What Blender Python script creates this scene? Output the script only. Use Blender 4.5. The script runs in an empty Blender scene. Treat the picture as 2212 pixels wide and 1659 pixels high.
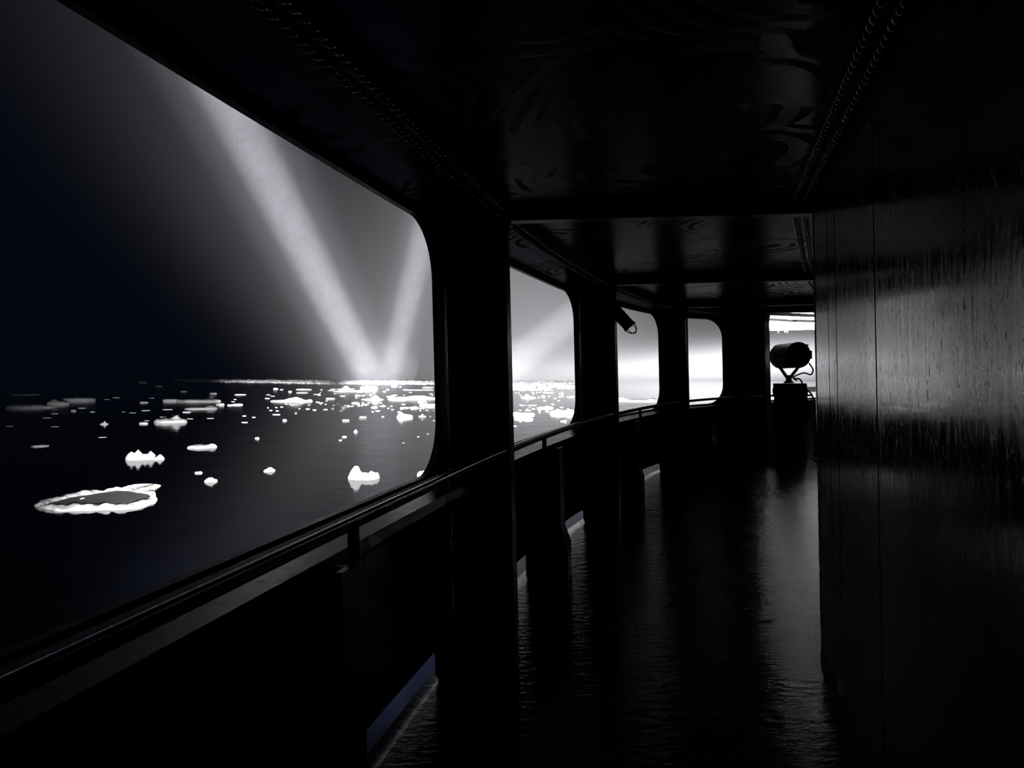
import bpy, bmesh, math, random
from mathutils import Vector, Matrix, noise
S = bpy.context.scene
COL = S.collection
R = math.radians

# ------------------------------------------------------------------ camera
CAM = Vector((0, 0, 1.55))
FPX = 1500.0
ROLL, PITCH = R(1.4), R(0.6)
FW = Vector((0, math.cos(PITCH), -math.sin(PITCH)))
UP = Vector((0, math.sin(PITCH), math.cos(PITCH)))
RT = Vector((1, 0, 0))
camd = bpy.data.cameras.new('camera')
camd.sensor_width = 36
camd.lens = FPX / 2212 * 36
camd.clip_start = 0.02
camd.clip_end = 30000
cam = bpy.data.objects.new('camera', camd)
COL.objects.link(cam)
cr = RT * math.cos(ROLL) - UP * math.sin(ROLL)
cu = RT * math.sin(ROLL) + UP * math.cos(ROLL)
M = Matrix((cr, cu, -FW)).transposed().to_4x4()
M.translation = CAM
cam.matrix_world = M
S.camera = cam


def heading(u, v):
    """direction in the world of a bearing read off the photograph"""
    return (FW + cr * ((u - 1106) / FPX) - cu * ((v - 829.5) / FPX)).normalized()


S.view_settings.view_transform = 'Standard'
S.view_settings.look = 'None'
S.view_settings.exposure = 0
S.view_settings.gamma = 1
S.view_settings.use_curve_mapping = False
S.cycles.use_denoising = True
S.cycles.transparent_max_bounces = 32
S.cycles.max_bounces = 6
S.cycles.volume_bounces = 0
S.cycles.use_light_tree = False
S.cycles.sample_clamp_indirect = 14

# ------------------------------------------------------------------ night sky: glow of lit mist low over the sea ahead
W = bpy.data.worlds.new('night_sky')
S.world = W
W.use_nodes = True
nt = W.node_tree
nt.nodes.clear()


def nmath(tree, op, a, b=None, c=None):
    n = tree.nodes.new('ShaderNodeMath')
    n.operation = op
    for i, x in enumerate((a, b, c)):
        if x is None: continue
        if isinstance(x, (int, float)): n.inputs[i].default_value = x
        else: tree.links.new(x, n.inputs[i])
    return n.outputs[0]


tc = nt.nodes.new('ShaderNodeTexCoord')
sp = nt.nodes.new('ShaderNodeSeparateXYZ')
nt.links.new(tc.outputs['Generated'], sp.inputs[0])
AZ = nmath(nt, 'ARCTAN2', sp.outputs[0], sp.outputs[1])
EL = nmath(nt, 'ARCSINE', sp.outputs[2])


def glow(az, el, saz, sel, amp, slope=0.0, sel_dn=None):
    a = nmath(nt, 'SUBTRACT', AZ, R(az))
    e = nmath(nt, 'SUBTRACT', EL, R(el))
    if slope: e = nmath(nt, 'SUBTRACT', e, nmath(nt, 'MULTIPLY', a, slope))
    qa = nmath(nt, 'POWER', nmath(nt, 'ABSOLUTE', nmath(nt, 'DIVIDE', a, R(saz))), 2.0)
    qe = nmath(nt, 'POWER', nmath(nt, 'ABSOLUTE', nmath(nt, 'DIVIDE', e, R(sel))), 2.0)
    q = nmath(nt, 'MULTIPLY', nmath(nt, 'ADD', qa, qe), -0.5)
    return nmath(nt, 'MULTIPLY', nmath(nt, 'EXPONENT', q), amp)


GLOWS = [  # azimuth, elevation, spreads in degrees, strength, tilt
    (0.8, 1.0, 6.0, 10.0, 0.32, 0.0),
    (16.0, 0.5, 10.0, 3.6, 0.20, 0.0),
    (18.5, 0.6, 7.5, 0.95, 1.25, 0.03),
    (5.0, 0.3, 5.0, 1.6, 0.20, 0.0),
]
tot = None
for g in GLOWS:
    o_ = glow(*g)
    tot = o_ if tot is None else nmath(nt, 'ADD', tot, o_)


def shaft_halo(vp, via, s0, k, amp, fade):
    # mist glow either side of a search beam, spreading away from its far end
    d1, d2 = heading(*vp), heading(*via)
    n = d1.cross(d2).normalized()
    e = n.cross(d1).normalized()
    def dotn(w):
        q = nt.nodes.new('ShaderNodeVectorMath')
        q.operation = 'DOT_PRODUCT'
        nt.links.new(tc.outputs['Generated'], q.inputs[0])
        q.inputs[1].default_value = w
        return q.outputs['Value']
    dist, along, ahead = dotn(n), dotn(e), dotn(d1)
    sg = nmath(nt, 'ADD', nmath(nt, 'MULTIPLY', nmath(nt, 'MAXIMUM', along, 0.0), k), R(s0))
    q1 = nmath(nt, 'POWER', nmath(nt, 'ABSOLUTE', nmath(nt, 'DIVIDE', dist, sg)), 2.0)
    q2 = nmath(nt, 'POWER', nmath(nt, 'ABSOLUTE', nmath(nt, 'DIVIDE', along, R(fade))), 2.0)
    g = nmath(nt, 'EXPONENT', nmath(nt, 'MULTIPLY', nmath(nt, 'ADD', q1, q2), -0.5))
    st = nmath(nt, 'MINIMUM', nmath(nt, 'MAXIMUM', nmath(nt, 'ADD', nmath(nt, 'MULTIPLY', along, 14.0), 0.45), 0.0), 1.0)
    fr = nmath(nt, 'GREATER_THAN', ahead, 0.0)
    return nmath(nt, 'MULTIPLY', nmath(nt, 'MULTIPLY', nmath(nt, 'MULTIPLY', g, st), fr), amp)


for hh_ in (((808, 836), (492, 215), 2.4, 0.10, 0.12, 17.0), ((836, 836), (930, 450), 2.0, 0.12, 0.10, 20.0), ((1050, 826), (1240, 683), 1.0, 0.12, 0.06, 16.0)):
    tot = nmath(nt, 'ADD', tot, shaft_halo(*hh_))
mixc = nt.nodes.new('ShaderNodeVectorMath')
mixc.operation = 'SCALE'
mixc.inputs[0].default_value = (0.96, 0.965, 1.0)
nt.links.new(tot, mixc.inputs['Scale'])
addc = nt.nodes.new('ShaderNodeVectorMath')
addc.operation = 'ADD'
nt.links.new(mixc.outputs[0], addc.inputs[0])
addc.inputs[1].default_value = (0.0014, 0.0020, 0.0048)
bg = nt.nodes.new('ShaderNodeBackground')
nt.links.new(addc.outputs[0], bg.inputs[0])
wo = nt.nodes.new('ShaderNodeOutputWorld')
nt.links.new(bg.outputs[0], wo.inputs[0])
W.cycles.sampling_method = 'MANUAL'
W.cycles.sample_map_resolution = 2048


# ------------------------------------------------------------------ ship lamps, plus added fills for the far ice and the brow
def spot(name, loc, direction, size, power, blend=1.0, radius=0.1, color=(1, 1, 1)):
    ld = bpy.data.lights.new(name, 'SPOT')
    ld.energy = power
    ld.spot_size = R(size)
    ld.spot_blend = blend
    ld.shadow_soft_size = radius
    ld.color = color
    o = bpy.data.objects.new(name, ld)
    COL.objects.link(o)
    o.location = loc
    o.rotation_euler = direction.to_track_quat('-Z', 'Y').to_euler()
    return o


# far search beam bearings: vanishing bearing, a second point the beam passes, sideways offset, metres the lamp stands astern
BEAMS = [
    dict(vp=(812, 838), via=(492, 215), D=4.6, back=7.0, layers=[(3.0, 9e9), (6.0, 1.3e9)],
         label='broad bright shaft of lit mist slanting up left in the nearest opening'),
    dict(vp=(836, 836), via=(930, 450), D=4.0, back=5.0, layers=[(2.2, 6.5e9), (4.0, 1.2e9)],
         label='narrow upright shaft of lit mist beside the nearest pillar'),
    dict(vp=(1050, 826), via=(1240, 683), D=6.0, back=2.0, layers=[(3.2, 6.0e9)],
         label='faint shaft of lit mist slanting up right in the second opening'),
]
SEARCH_POS = Vector((4.87, 12.47, 1.80))
SEARCH_DIR = heading(985, 818)
spot('flood_lamp', Vector((-3.0, 9, -3)), heading(760, 940), 50, 4e6, radius=0.4)
spot('flood_lamp', Vector((-3.4, 0, -2)), heading(420, 1010), 64, 0.4e5, radius=0.4)
spot('horizon_fill', Vector((-3.2, 3, -2.5)), heading(880, 765), 9, 2e9, radius=0.3)  # this and the next two are fills added to brighten the far ice
spot('horizon_fill', Vector((-3.2, 3.5, -2.5)), heading(1150, 760), 12, 2.4e9, radius=0.3)
spot('horizon_fill', Vector((-3.2, 2.5, -2.5)), heading(610, 745), 12, 5e8, radius=0.3)
spot('flood_lamp', Vector((-2.6, 9.5, -3)), heading(1330, 880), 18, 4e7, radius=0.3)  # extra flood added to brighten floes seen through the far openings
spot('brow_fill', Vector((6.3, 15.0, 0.2)), Vector((0.0, 0.12, 1.0)).normalized(), 120, 110000, radius=0.06)  # unseen light added below the brow to whiten its underside
SIGMA = 1.0e-6


# ------------------------------------------------------------------ mesh helpers
def tag(o, label=None, cat=None, group=None, kind=None):
    if label: o['label'] = label
    if cat: o['category'] = cat
    if group: o['group'] = group
    if kind: o['kind'] = kind
    return o


def mesh(name, bm, mat=None, parent=None, smooth=False):
    me = bpy.data.meshes.new(name)
    bmesh.ops.recalc_face_normals(bm, faces=bm.faces)
    bm.to_mesh(me)
    bm.free()
    o = bpy.data.objects.new(name, me)
    COL.objects.link(o)
    if mat: me.materials.append(mat)
    if parent: o.parent = parent
    if smooth:
        for p in me.polygons: p.use_smooth = True
    return o


def empty(name, loc=(0, 0, 0), rz=0.0):
    o = bpy.data.objects.new(name, None)
    COL.objects.link(o)
    o.location = loc
    o.rotation_euler = (0, 0, rz)
    o.empty_display_size = 0.1
    return o


def box(bm, a, b, bevel=0.0):
    x0, y0, z0 = a
    x1, y1, z1 = b
    vs = [bm.verts.new(p) for p in ((x0, y0, z0), (x1, y0, z0), (x1, y1, z0), (x0, y1, z0), (x0, y0, z1), (x1, y0, z1), (x1, y1, z1), (x0, y1, z1))]
    fs = [bm.faces.new([vs[i] for i in f]) for f in ((3, 2, 1, 0), (4, 5, 6, 7), (0, 1, 5, 4), (1, 2, 6, 5), (2, 3, 7, 6), (3, 0, 4, 7))]
    if bevel:
        es = list({e for f in fs for e in f.edges})
        bmesh.ops.bevel(bm, geom=es, offset=bevel, segments=2, affect='EDGES', profile=0.6)


def hexa(bm, lo, hi):
    """solid from two matching rings of points"""
    a = [bm.verts.new(p) for p in lo]
    b = [bm.verts.new(p) for p in hi]
    n = len(a)
    bm.faces.new(a[::-1])
    bm.faces.new(b)
    for i in range(n):
        bm.faces.new((a[i], a[(i + 1) % n], b[(i + 1) % n], b[i]))


def tube(bm, pts, r, seg=10, caps=True):
    pts = [Vector(p) for p in pts]
    rings = []
    prev = None
    for i, p in enumerate(pts):
        t = (pts[min(i + 1, len(pts) - 1)] - pts[max(i - 1, 0)]).normalized()
        if prev is None:
            prev = t.orthogonal().normalized()
        n = (prev - t * prev.dot(t)).normalized()
        prev = n
        b = t.cross(n)
        rr = r[i] if isinstance(r, (list, tuple)) else r
        rings.append([bm.verts.new(p + (n * math.cos(2 * math.pi * k / seg) + b * math.sin(2 * math.pi * k / seg)) * rr) for k in range(seg)])
    for i in range(len(rings) - 1):
        for k in range(seg):
            bm.faces.new((rings[i][k], rings[i][(k + 1) % seg], rings[i + 1][(k + 1) % seg], rings[i + 1][k]))
    if caps:
        bm.faces.new(rings[0][::-1])
        bm.faces.new(rings[-1])


def catmull(pts, n=8):
    P = [Vector(p) for p in pts]
    P = [P[0] * 2 - P[1]] + P + [P[-1] * 2 - P[-2]]
    out = []
    for i in range(1, len(P) - 2):
        for k in range(n):
            t = k / n
            a, b, c, d = P[i - 1:i + 3]
            out.append(0.5 * ((2 * b) + (c - a) * t + (2 * a - 5 * b + 4 * c - d) * t * t + (3 * b - a - 3 * c + d) * t ** 3))
    out.append(P[-2])
    return out


# ------------------------------------------------------------------ materials
def new_mat(name):
    m = bpy.data.materials.new(name)
    m.use_nodes = True
    b = m.node_tree.nodes['Principled BSDF']
    return m, m.node_tree, b


def coords(t, scale=(1, 1, 1), kind='Object'):
    c = t.nodes.new('ShaderNodeTexCoord')
    mp = t.nodes.new('ShaderNodeMapping')
    mp.inputs['Scale'].default_value = scale
    t.links.new(c.outputs[kind], mp.inputs[0])
    return mp.outputs[0]


def noise_tex(t, vec, scale, detail=4, rough=0.6, dist=0.0):
    n = t.nodes.new('ShaderNodeTexNoise')
    n.inputs['Scale'].default_value = scale
    n.inputs['Detail'].default_value = detail
    n.inputs['Roughness'].default_value = rough
    n.inputs['Distortion'].default_value = dist
    t.links.new(vec, n.inputs['Vector'])
    return n.outputs[0]


def ramp(t, fac, stops):
    r = t.nodes.new('ShaderNodeValToRGB')
    el = r.color_ramp.elements
    while len(el) < len(stops): el.new(0.5)
    for e, (p, c) in zip(el, stops):
        e.position = p
        e.color = (c, c, c, 1) if isinstance(c, (int, float)) else (*c, 1)
    t.links.new(fac, r.inputs[0])
    return r.outputs[0]


def bump(t, b, h, strength, dist=0.01, prev=None):
    n = t.nodes.new('ShaderNodeBump')
    n.inputs['Strength'].default_value = strength
    n.inputs['Distance'].default_value = dist
    t.links.new(h, n.inputs['Height'])
    if prev: t.links.new(prev, n.inputs['Normal'])
    t.links.new(n.outputs[0], b.inputs['Normal'])
    return n.outputs[0]


def paint(name, col, rough, bstr=0.15, scale=30):
    m, t, b = new_mat(name)
    v = coords(t)
    n = noise_tex(t, v, scale)
    b.inputs['Base Color'].default_value = (*col, 1)
    t.links.new(ramp(t, n, [(0.3, rough * 0.75), (0.7, min(1, rough * 1.3))]), b.inputs['Roughness'])
    bump(t, b, n, bstr, 0.004)
    return m


M_FRAME = paint('dark_hull_paint', (0.008, 0.009, 0.011), 0.34)
M_RAIL = paint('varnished_rail', (0.010, 0.009, 0.008), 0.5, 0.10, 60)
M_SILL = paint('worn_sill_paint', (0.014, 0.014, 0.016), 0.22, 0.3, 18)
M_CABLE = paint('cable_sheath', (0.02, 0.02, 0.022), 0.2, 0.05)
M_BRAID = paint('braided_metal_sheath', (0.5, 0.51, 0.53), 0.22, 0.02)
M_BRAID.node_tree.nodes['Principled BSDF'].inputs['Metallic'].default_value = 1.0
M_BLACK = paint('black_cast_metal', (0.010, 0.010, 0.012), 0.45)
M_LAMP = paint('grey_lamp_housing', (0.42, 0.43, 0.46), 0.5, 0.05)
M_STRIP = paint('polished_metal_strip', (0.75, 0.76, 0.78), 0.14, 0.05)
M_STRIP.node_tree.nodes['Principled BSDF'].inputs['Metallic'].default_value = 1.0
M_BROW = paint('white_brow_paint', (0.75, 0.76, 0.78), 0.3, 0.2, 12)

# wet right-hand wall: vertical run marks, salt spots
M_WALL, t, b = new_mat('wet_streaked_wall_paint')
v1 = coords(t, (6, 6, 0.55))
v2 = coords(t, (1, 1, 1))
st = noise_tex(t, v1, 5.0, 6, 0.7, 0.4)
sp1 = noise_tex(t, coords(t, (1, 1, 0.45)), 55, 3, 0.7)
bl = noise_tex(t, coords(t, (2.0, 2.0, 0.4)), 1.6, 3, 0.6)
base = ramp(t, st, [(0.32, (0.010, 0.0105, 0.012)), (0.50, (0.035, 0.036, 0.039)), (0.68, (0.12, 0.123, 0.13))])
sm = ramp(t, sp1, [(0.36, 0.25), (0.44, 1.0)])
mx = t.nodes.new('ShaderNodeMix')
mx.data_type = 'RGBA'
mx.blend_type = 'MULTIPLY'
mx.inputs[0].default_value = 0.8
t.links.new(base, mx.inputs[6])
t.links.new(sm, mx.inputs[7])
t.links.new(mx.outputs[2], b.inputs['Base Color'])
rg = ramp(t, st, [(0.36, 0.26), (0.50, 0.13), (0.62, 0.06)])
sk = ramp(t, sp1, [(0.34, 0.35), (0.41, 0.0)])
t.links.new(nmath(t, 'ADD', rg, sk), b.inputs['Roughness'])
b.inputs['Specular IOR Level'].default_value = 1.0
b.inputs['Coat Weight'].default_value = 0.15
b.inputs['Coat Roughness'].default_value = 0.06
pb = bump(t, b, st, 0.18, 0.004)
bump(t, b, sp1, 0.25, 0.002, pb)

# wet deck
M_DECK, t, b = new_mat('wet_deck_coating')
v = coords(t)
pud = noise_tex(t, coords(t, (1.6, 0.8, 1)), 2.4, 4, 0.6, 0.6)
fine = noise_tex(t, coords(t, (1, 1.6, 1)), 55, 4, 0.7)
mid = noise_tex(t, coords(t, (1, 2.2, 1)), 9, 5, 0.65, 0.3)
b.inputs['Base Color'].default_value = (0.014, 0.017, 0.022, 1)
t.links.new(ramp(t, pud, [(0.40, 0.05), (0.62, 0.13)]), b.inputs['Roughness'])
pb = bump(t, b, mid, 0.42, 0.012)
bump(t, b, fine, 0.3, 0.002, pb)

# glossy deckhead with wiped swirl marks
M_CEIL, t, b = new_mat('wiped_gloss_deckhead_paint')
v = coords(t)
wv = t.nodes.new('ShaderNodeTexWave')
wv.wave_type = 'RINGS'
wv.rings_direction = 'SPHERICAL'
wv.inputs['Scale'].default_value = 4.0
wv.inputs['Distortion'].default_value = 5.0
wv.inputs['Detail'].default_value = 3
wv.inputs['Detail Scale'].default_value = 0.7
vor = t.nodes.new('ShaderNodeTexVoronoi')
vor.inputs['Scale'].default_value = 0.9
t.links.new(v, vor.inputs['Vector'])
sub = t.nodes.new('ShaderNodeVectorMath')
sub.operation = 'SUBTRACT'
sc_ = t.nodes.new('ShaderNodeVectorMath')
sc_.operation = 'SCALE'
sc_.inputs['Scale'].default_value = 1.0
t.links.new(v, sub.inputs[0])
t.links.new(vor.outputs['Position'], sub.inputs[1])
t.links.new(sub.outputs[0], wv.inputs['Vector'])
swm = noise_tex(t, coords(t), 1.3, 3, 0.5)
b.inputs['Base Color'].default_value = (0.012, 0.013, 0.016, 1)
msk = ramp(t, noise_tex(t, coords(t), 1.7, 3, 0.5), [(0.52, 0.0), (0.60, 1.0)])
streak = ramp(t, wv.outputs[1], [(0.55, 0.0), (0.75, 1.0)])
h_ = nmath(t, 'MULTIPLY', msk, streak)
t.links.new(nmath(t, 'MULTIPLY_ADD', h_, 0.35, 0.22), b.inputs['Roughness'])
pb = bump(t, b, h_, 0.2, 0.005)
bump(t, b, noise_tex(t, coords(t), 70, 2), 0.06, 0.002, pb)

# snow covered ice
M_ICE, t, b = new_mat('snowy_sea_ice')
v = coords(t)
b.inputs['Base Color'].default_value = (0.80, 0.81, 0.82, 1)
b.inputs['Roughness'].default_value = 0.7
bump(t, b, noise_tex(t, v, 3, 5), 0.5, 0.15)
M_POND, t, b = new_mat('grey_slush_ice')
b.inputs['Base Color'].default_value = (0.10, 0.105, 0.11, 1)
b.inputs['Roughness'].default_value = 0.5
bump(t, b, noise_tex(t, coords(t), 1.5, 4), 0.2, 0.05)

# sea
M_SEA, t, b = new_mat('dark_polar_water')
b.inputs['Base Color'].default_value = (0.0002, 0.00032, 0.0012, 1)
b.inputs['Roughness'].default_value = 0.05
b.inputs['IOR'].default_value = 1.333
w1 = noise_tex(t, coords(t, (1, 1, 1)), 0.55, 5, 0.6, 0.3)
w2 = noise_tex(t, coords(t, (1, 1, 1)), 0.06, 3, 0.5)
pb = bump(t, b, w1, 0.2, 0.08)
bump(t, b, w2, 0.2, 0.6, pb)

# ------------------------------------------------------------------ plan of the bulwark (ship frame, metres)
LC = [(-1.95, -4), (-1.02, 0), (-0.02, 4.33), (0.79, 6.95), (1.20, 8.0), (1.95, 9.6), (2.78, 11.05), (3.65, 11.97), (4.60, 12.50), (5.7, 13.25), (7.2, 14.0), (9.2, 14.6)]
LPTS = [Vector((p.x, p.y)) for p in catmull([(x, y, 0) for x, y in LC], 10)]
LS = [0.0]
for i in range(1, len(LPTS)): LS.append(LS[-1] + (LPTS[i] - LPTS[i - 1]).length)


def plan(s, off=0.0):
    """point at arc length s on the inner frame line, pushed outboard by off"""
    s = max(0, min(LS[-1] - 1e-6, s))
    lo = 0
    while LS[lo + 1] < s: lo += 1
    f = (s - LS[lo]) / (LS[lo + 1] - LS[lo])
    p = LPTS[lo].lerp(LPTS[lo + 1], f)
    def tan(i):
        return (LPTS[min(i + 1, len(LPTS) - 1)] - LPTS[max(i - 1, 0)]).normalized()
    tg = tan(lo).lerp(tan(lo + 1), f).normalized()
    n = Vector((-tg.y, tg.x))
    return p + n * off, tg, n


def s_of(y):
    for i in range(1, len(LPTS)):
        if LPTS[i].y >= y:
            return LS[i - 1] + (LS[i] - LS[i - 1]) * (y - LPTS[i - 1].y) / (LPTS[i].y - LPTS[i - 1].y)
    return LS[-1]


DECK = [(-5, -0.30), (3, -0.28), (6, -0.245), (8, -0.20), (9.5, -0.13), (10.8, -0.07), (13, 0.0), (20, 0.06)]


def deck_z(y):
    for (a, za), (c, zc) in zip(DECK, DECK[1:]):
        if y <= c: return za + (zc - za) * max(0, (y - a)) / (c - a)
    return DECK[-1][1]


OUT = 0.41
WEBS = [0.66, 4.33, 8.0, 11.05, 12.50]          # where the frames stand (y of their inner edge)
WS = [s_of(y) for y in WEBS]
WS[4] = s_of(12.5)
Z0, Z1, ZH = 0.985, 2.485, 3.05


def sweep(name, s0, s1, prof, mat, parent=None, step=0.08, smooth=False, zfun=None):
    """closed cross section prof [(outboard offset, z)] carried along the plan line"""
    bm = bmesh.new()
    n = max(2, int((s1 - s0) / step))
    rings = []
    for i in range(n + 1):
        s = s0 + (s1 - s0) * i / n
        ring = []
        for off, z in prof:
            p, _, _ = plan(s, off)
            ring.append(bm.verts.new((p.x, p.y, z + (zfun(p.y) if zfun else 0))))
        rings.append(ring)
    m = len(prof)
    for i in range(n):
        for k in range(m):
            bm.faces.new((rings[i][k], rings[i][(k + 1) % m], rings[i + 1][(k + 1) % m], rings[i + 1][k]))
    bm.faces.new(rings[0][::-1])
    bm.faces.new(rings[-1])
    return mesh(name, bm, mat, parent, smooth)


def rrect(s0, s1, z0, z1, r, n=10):
    pts = []
    for cx, cz, a0 in ((s1 - r, z1 - r, 0), (s0 + r, z1 - r, 90), (s0 + r, z0 + r, 180), (s1 - r, z0 + r, 270)):
        for k in range(n + 1):
            a = R(a0 + 90 * k / n)
            pts.append((cx + r * math.cos(a), cz + r * math.sin(a)))
    return pts


# openings and freeing ports in arc-length terms
OPEN = []


def s_bearing(r):
    # where the outer plate is met by a plan bearing x = r * y from the viewing spot
    s = 1.0
    while s < LS[-1]:
        p = plan(s, OUT)[0]
        if p.x / max(0.1, p.y) > r and p.y > 0.5: return s
        s += 0.01
    return LS[-1]


gaps = [(0.05, WS[0] - 0.30), (WS[0] + 0.30, s_bearing(-0.108)), (WS[1] + 0.30, s_bearing(0.0925)), (WS[2] + 0.30, s_bearing(0.213)), (WS[3] + 0.20, s_bearing(0.304)), (WS[4] + 0.10, WS[4] + 3.4)]
for a, c in gaps:
    OPEN.append(rrect(a, c, Z0, Z1, 0.33))


def zlow(s):
    return deck_z(plan(s)[0].y)


PORTS = []
for a, c, base in ((WS[1] - 1.55, WS[1] - 0.28, 0.02), (WS[1] + 1.2, WS[2] - 0.02, 0.015), (WS[2] + 1.0, WS[3] - 0.14, 0.02)):
    zb = zlow((a + c) / 2) + base
    PORTS.append((a, c, zb, zb + 0.20))

bm = bmesh.new()


def loop(bm, pts):
    vs = [bm.verts.new((s, 0, z)) for s, z in pts]
    return [bm.edges.new((vs[i], vs[(i + 1) % len(vs)])) for i in range(len(vs))]


edges = loop(bm, [(0, -0.75), (LS[-1] - 0.01, -0.75), (LS[-1] - 0.01, ZH), (0, ZH)])
for o_ in OPEN: edges += loop(bm, o_)
for a, c, z0, z1 in PORTS: edges += loop(bm, rrect(a, c, z0, z1, 0.07, 5))
bmesh.ops.triangle_fill(bm, use_beauty=True, use_dissolve=False, edges=edges, normal=(0, -1, 0))
s = 0.2
while s < LS[-1]:
    bmesh.ops.bisect_plane(bm, geom=bm.verts[:] + bm.edges[:] + bm.faces[:], plane_co=(s, 0, 0), plane_no=(1, 0, 0), dist=1e-5)
    s += 0.2
for vt in bm.verts:
    p, _, _ = plan(vt.co.x, OUT)
    vt.co = Vector((p.x, p.y, vt.co.z))
wall_l = mesh('wall_left', bm, M_FRAME)
wall_l['kind'] = 'structure'
sol = wall_l.modifiers.new('thickness', 'SOLIDIFY')
sol.thickness = 0.035
sol.offset = 0

# sill flange under the openings, with a small upstand lip
sl = sweep('trim_1', 0.0, LS[-1] - 0.02, [(0.137, 0.955), (0.137, 0.905), (0.155, 0.905), (0.155, 0.935), (0.40, 0.935), (0.40, 0.965), (0.30, 0.965)], M_SILL)
sl['kind'] = 'structure'
# hull side below, so that the ship stands in the water
hs = sweep('hull', 0.0, LS[-1] - 0.02, [(0.39, -0.74), (0.45, -0.74), (0.45, -1.4), (-1.2, -13.2), (-1.4, -13.2), (0.3, -1.4)], M_FRAME, step=0.4)
hs['kind'] = 'structure'

# ------------------------------------------------------------------ frames (pillars)
PNAMES = ['dark steel frame post at the near end of the bulwark, mostly behind the viewer',
          'widest black steel pillar, right of the nearest large opening',
          'black steel pillar between the second and third openings, behind the hanging lamp',
          'slim black steel pillar between the third and fourth openings',
          'far black corner pillar left of the searchlight']


def pillar(k):
    p, tg, n = plan(WS[k])
    root = empty('frame_pillar', (p.x, p.y, deck_z(p.y)))
    tag(root, PNAMES[k], 'pillar')
    zb = 0.0
    H = 2.62 - deck_z(p.y)
    inv = Vector((p.x, p.y))
    # transverse web plate: from the inner edge straight outboard, slightly wider at head and foot
    wd = Vector((-1, 0.16)).normalized() if k < 4 else n.copy()
    width = OUT / max(0.3, wd.dot(n)) - 0.03
    along = Vector((wd.y, -wd.x)) * (0.014 if k < 4 else 0.05)
    prof = [(0.0, 0), (0.0, H), (width + 0.0, H), (width, 0)]
    bm = bmesh.new()
    pts = [(0, 0), (0, 0.15), (0, 0.9), (0, H - 0.25), (-0.07, H), (width, H), (width, 0)]
    lo = [(wd.x * a + along.x, wd.y * a + along.y, z) for a, z in pts]
    hi = [(wd.x * a - along.x, wd.y * a - along.y, z) for a, z in pts]
    hexa(bm, lo, hi)
    mesh('web_plate', bm, M_FRAME, root)
    # inner flange
    bm = bmesh.new()
    f = tg * (0.05 if k < 4 else 0.07)
    q = n * -0.012
    for a, z0, z1 in ((0, 0.0, H),):
        lo = [(f.x + q.x, f.y + q.y, z0), (-f.x + q.x, -f.y + q.y, z0), (-f.x - q.x, -f.y - q.y, z0), (f.x - q.x, f.y - q.y, z0)]
        hexa(bm, lo, [(x, y, z1) for x, y, _ in lo])
    mesh('inner_flange', bm, M_FRAME, root)
    if k == 3:
        bm = bmesh.new()
        tube(bm, [(0.012, -0.055, 0.05), (0.012, -0.055, H - 0.02)], 0.012, 10)  # added tube stands in for the glint along the flange edge
        o = mesh('glint_tube', bm, M_STRIP, root, smooth=True)
        o['label'] = 'bright thin metal tube added as the glint on the pillar edge'
    # plating between web and the rounded edge of the opening (return plate)
    return root


PIL = [pillar(k) for k in range(5)]
# ------------------------------------------------------------------ handrail pieces between frames
RN = ['dark varnished handrail below the nearest large opening', 'handrail below the second opening with a bright wet edge',
      'handrail below the third opening', 'short handrail below the fourth opening']
BR = [[s_of(2.28), s_of(0.95)], [s_of(5.35)], [s_of(9.1)], []]
for k in range(4):
    s0 = WS[k] + 0.02
    s1 = WS[k + 1] - 0.02
    p, tg, n = plan((s0 + s1) / 2)
    root = empty('handrail', (p.x, p.y, 1.07))
    tag(root, RN[k], 'handrail')
    o = sweep('rail_bar', s0, s1, [(0.004, 1.07), (0.0, 1.076), (0.0, 1.094), (0.006, 1.10), (0.07, 1.10), (0.076, 1.094), (0.076, 1.07)], M_RAIL)
    o.parent = root
    o.matrix_parent_inverse = Matrix.Translation(-root.location)
    o = sweep('edge_strip', s0, s1, [(0.012 + 0.013 * math.cos(R(36 * q_)), 1.099 + 0.013 * math.sin(R(36 * q_))) for q_ in range(10)], M_STRIP, smooth=True)
    o['label'] = 'bright metal strip on the inner edge'
    o.parent = root
    o.matrix_parent_inverse = Matrix.Translation(-root.location)
    for sb in BR[k]:
        pb_, tb, nb = plan(sb, 0.03)
        bm = bmesh.new()
        f = tb * 0.016
        g = nb * 0.014
        lo = [Vector((pb_.x, pb_.y)) + a * f + c * g for a, c in ((1, 1), (-1, 1), (-1, -1), (1, -1))]
        g2 = nb * 0.0
        base_ = [(q_ + g2) for q_ in lo]
        hexa(bm, [(q_.x - p.x, q_.y - p.y, 0.93 - 1.07) for q_ in base_], [(q_.x - p.x, q_.y - p.y, 0.003) for q_ in lo])
        mesh('bracket', bm, M_RAIL, root)

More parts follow.
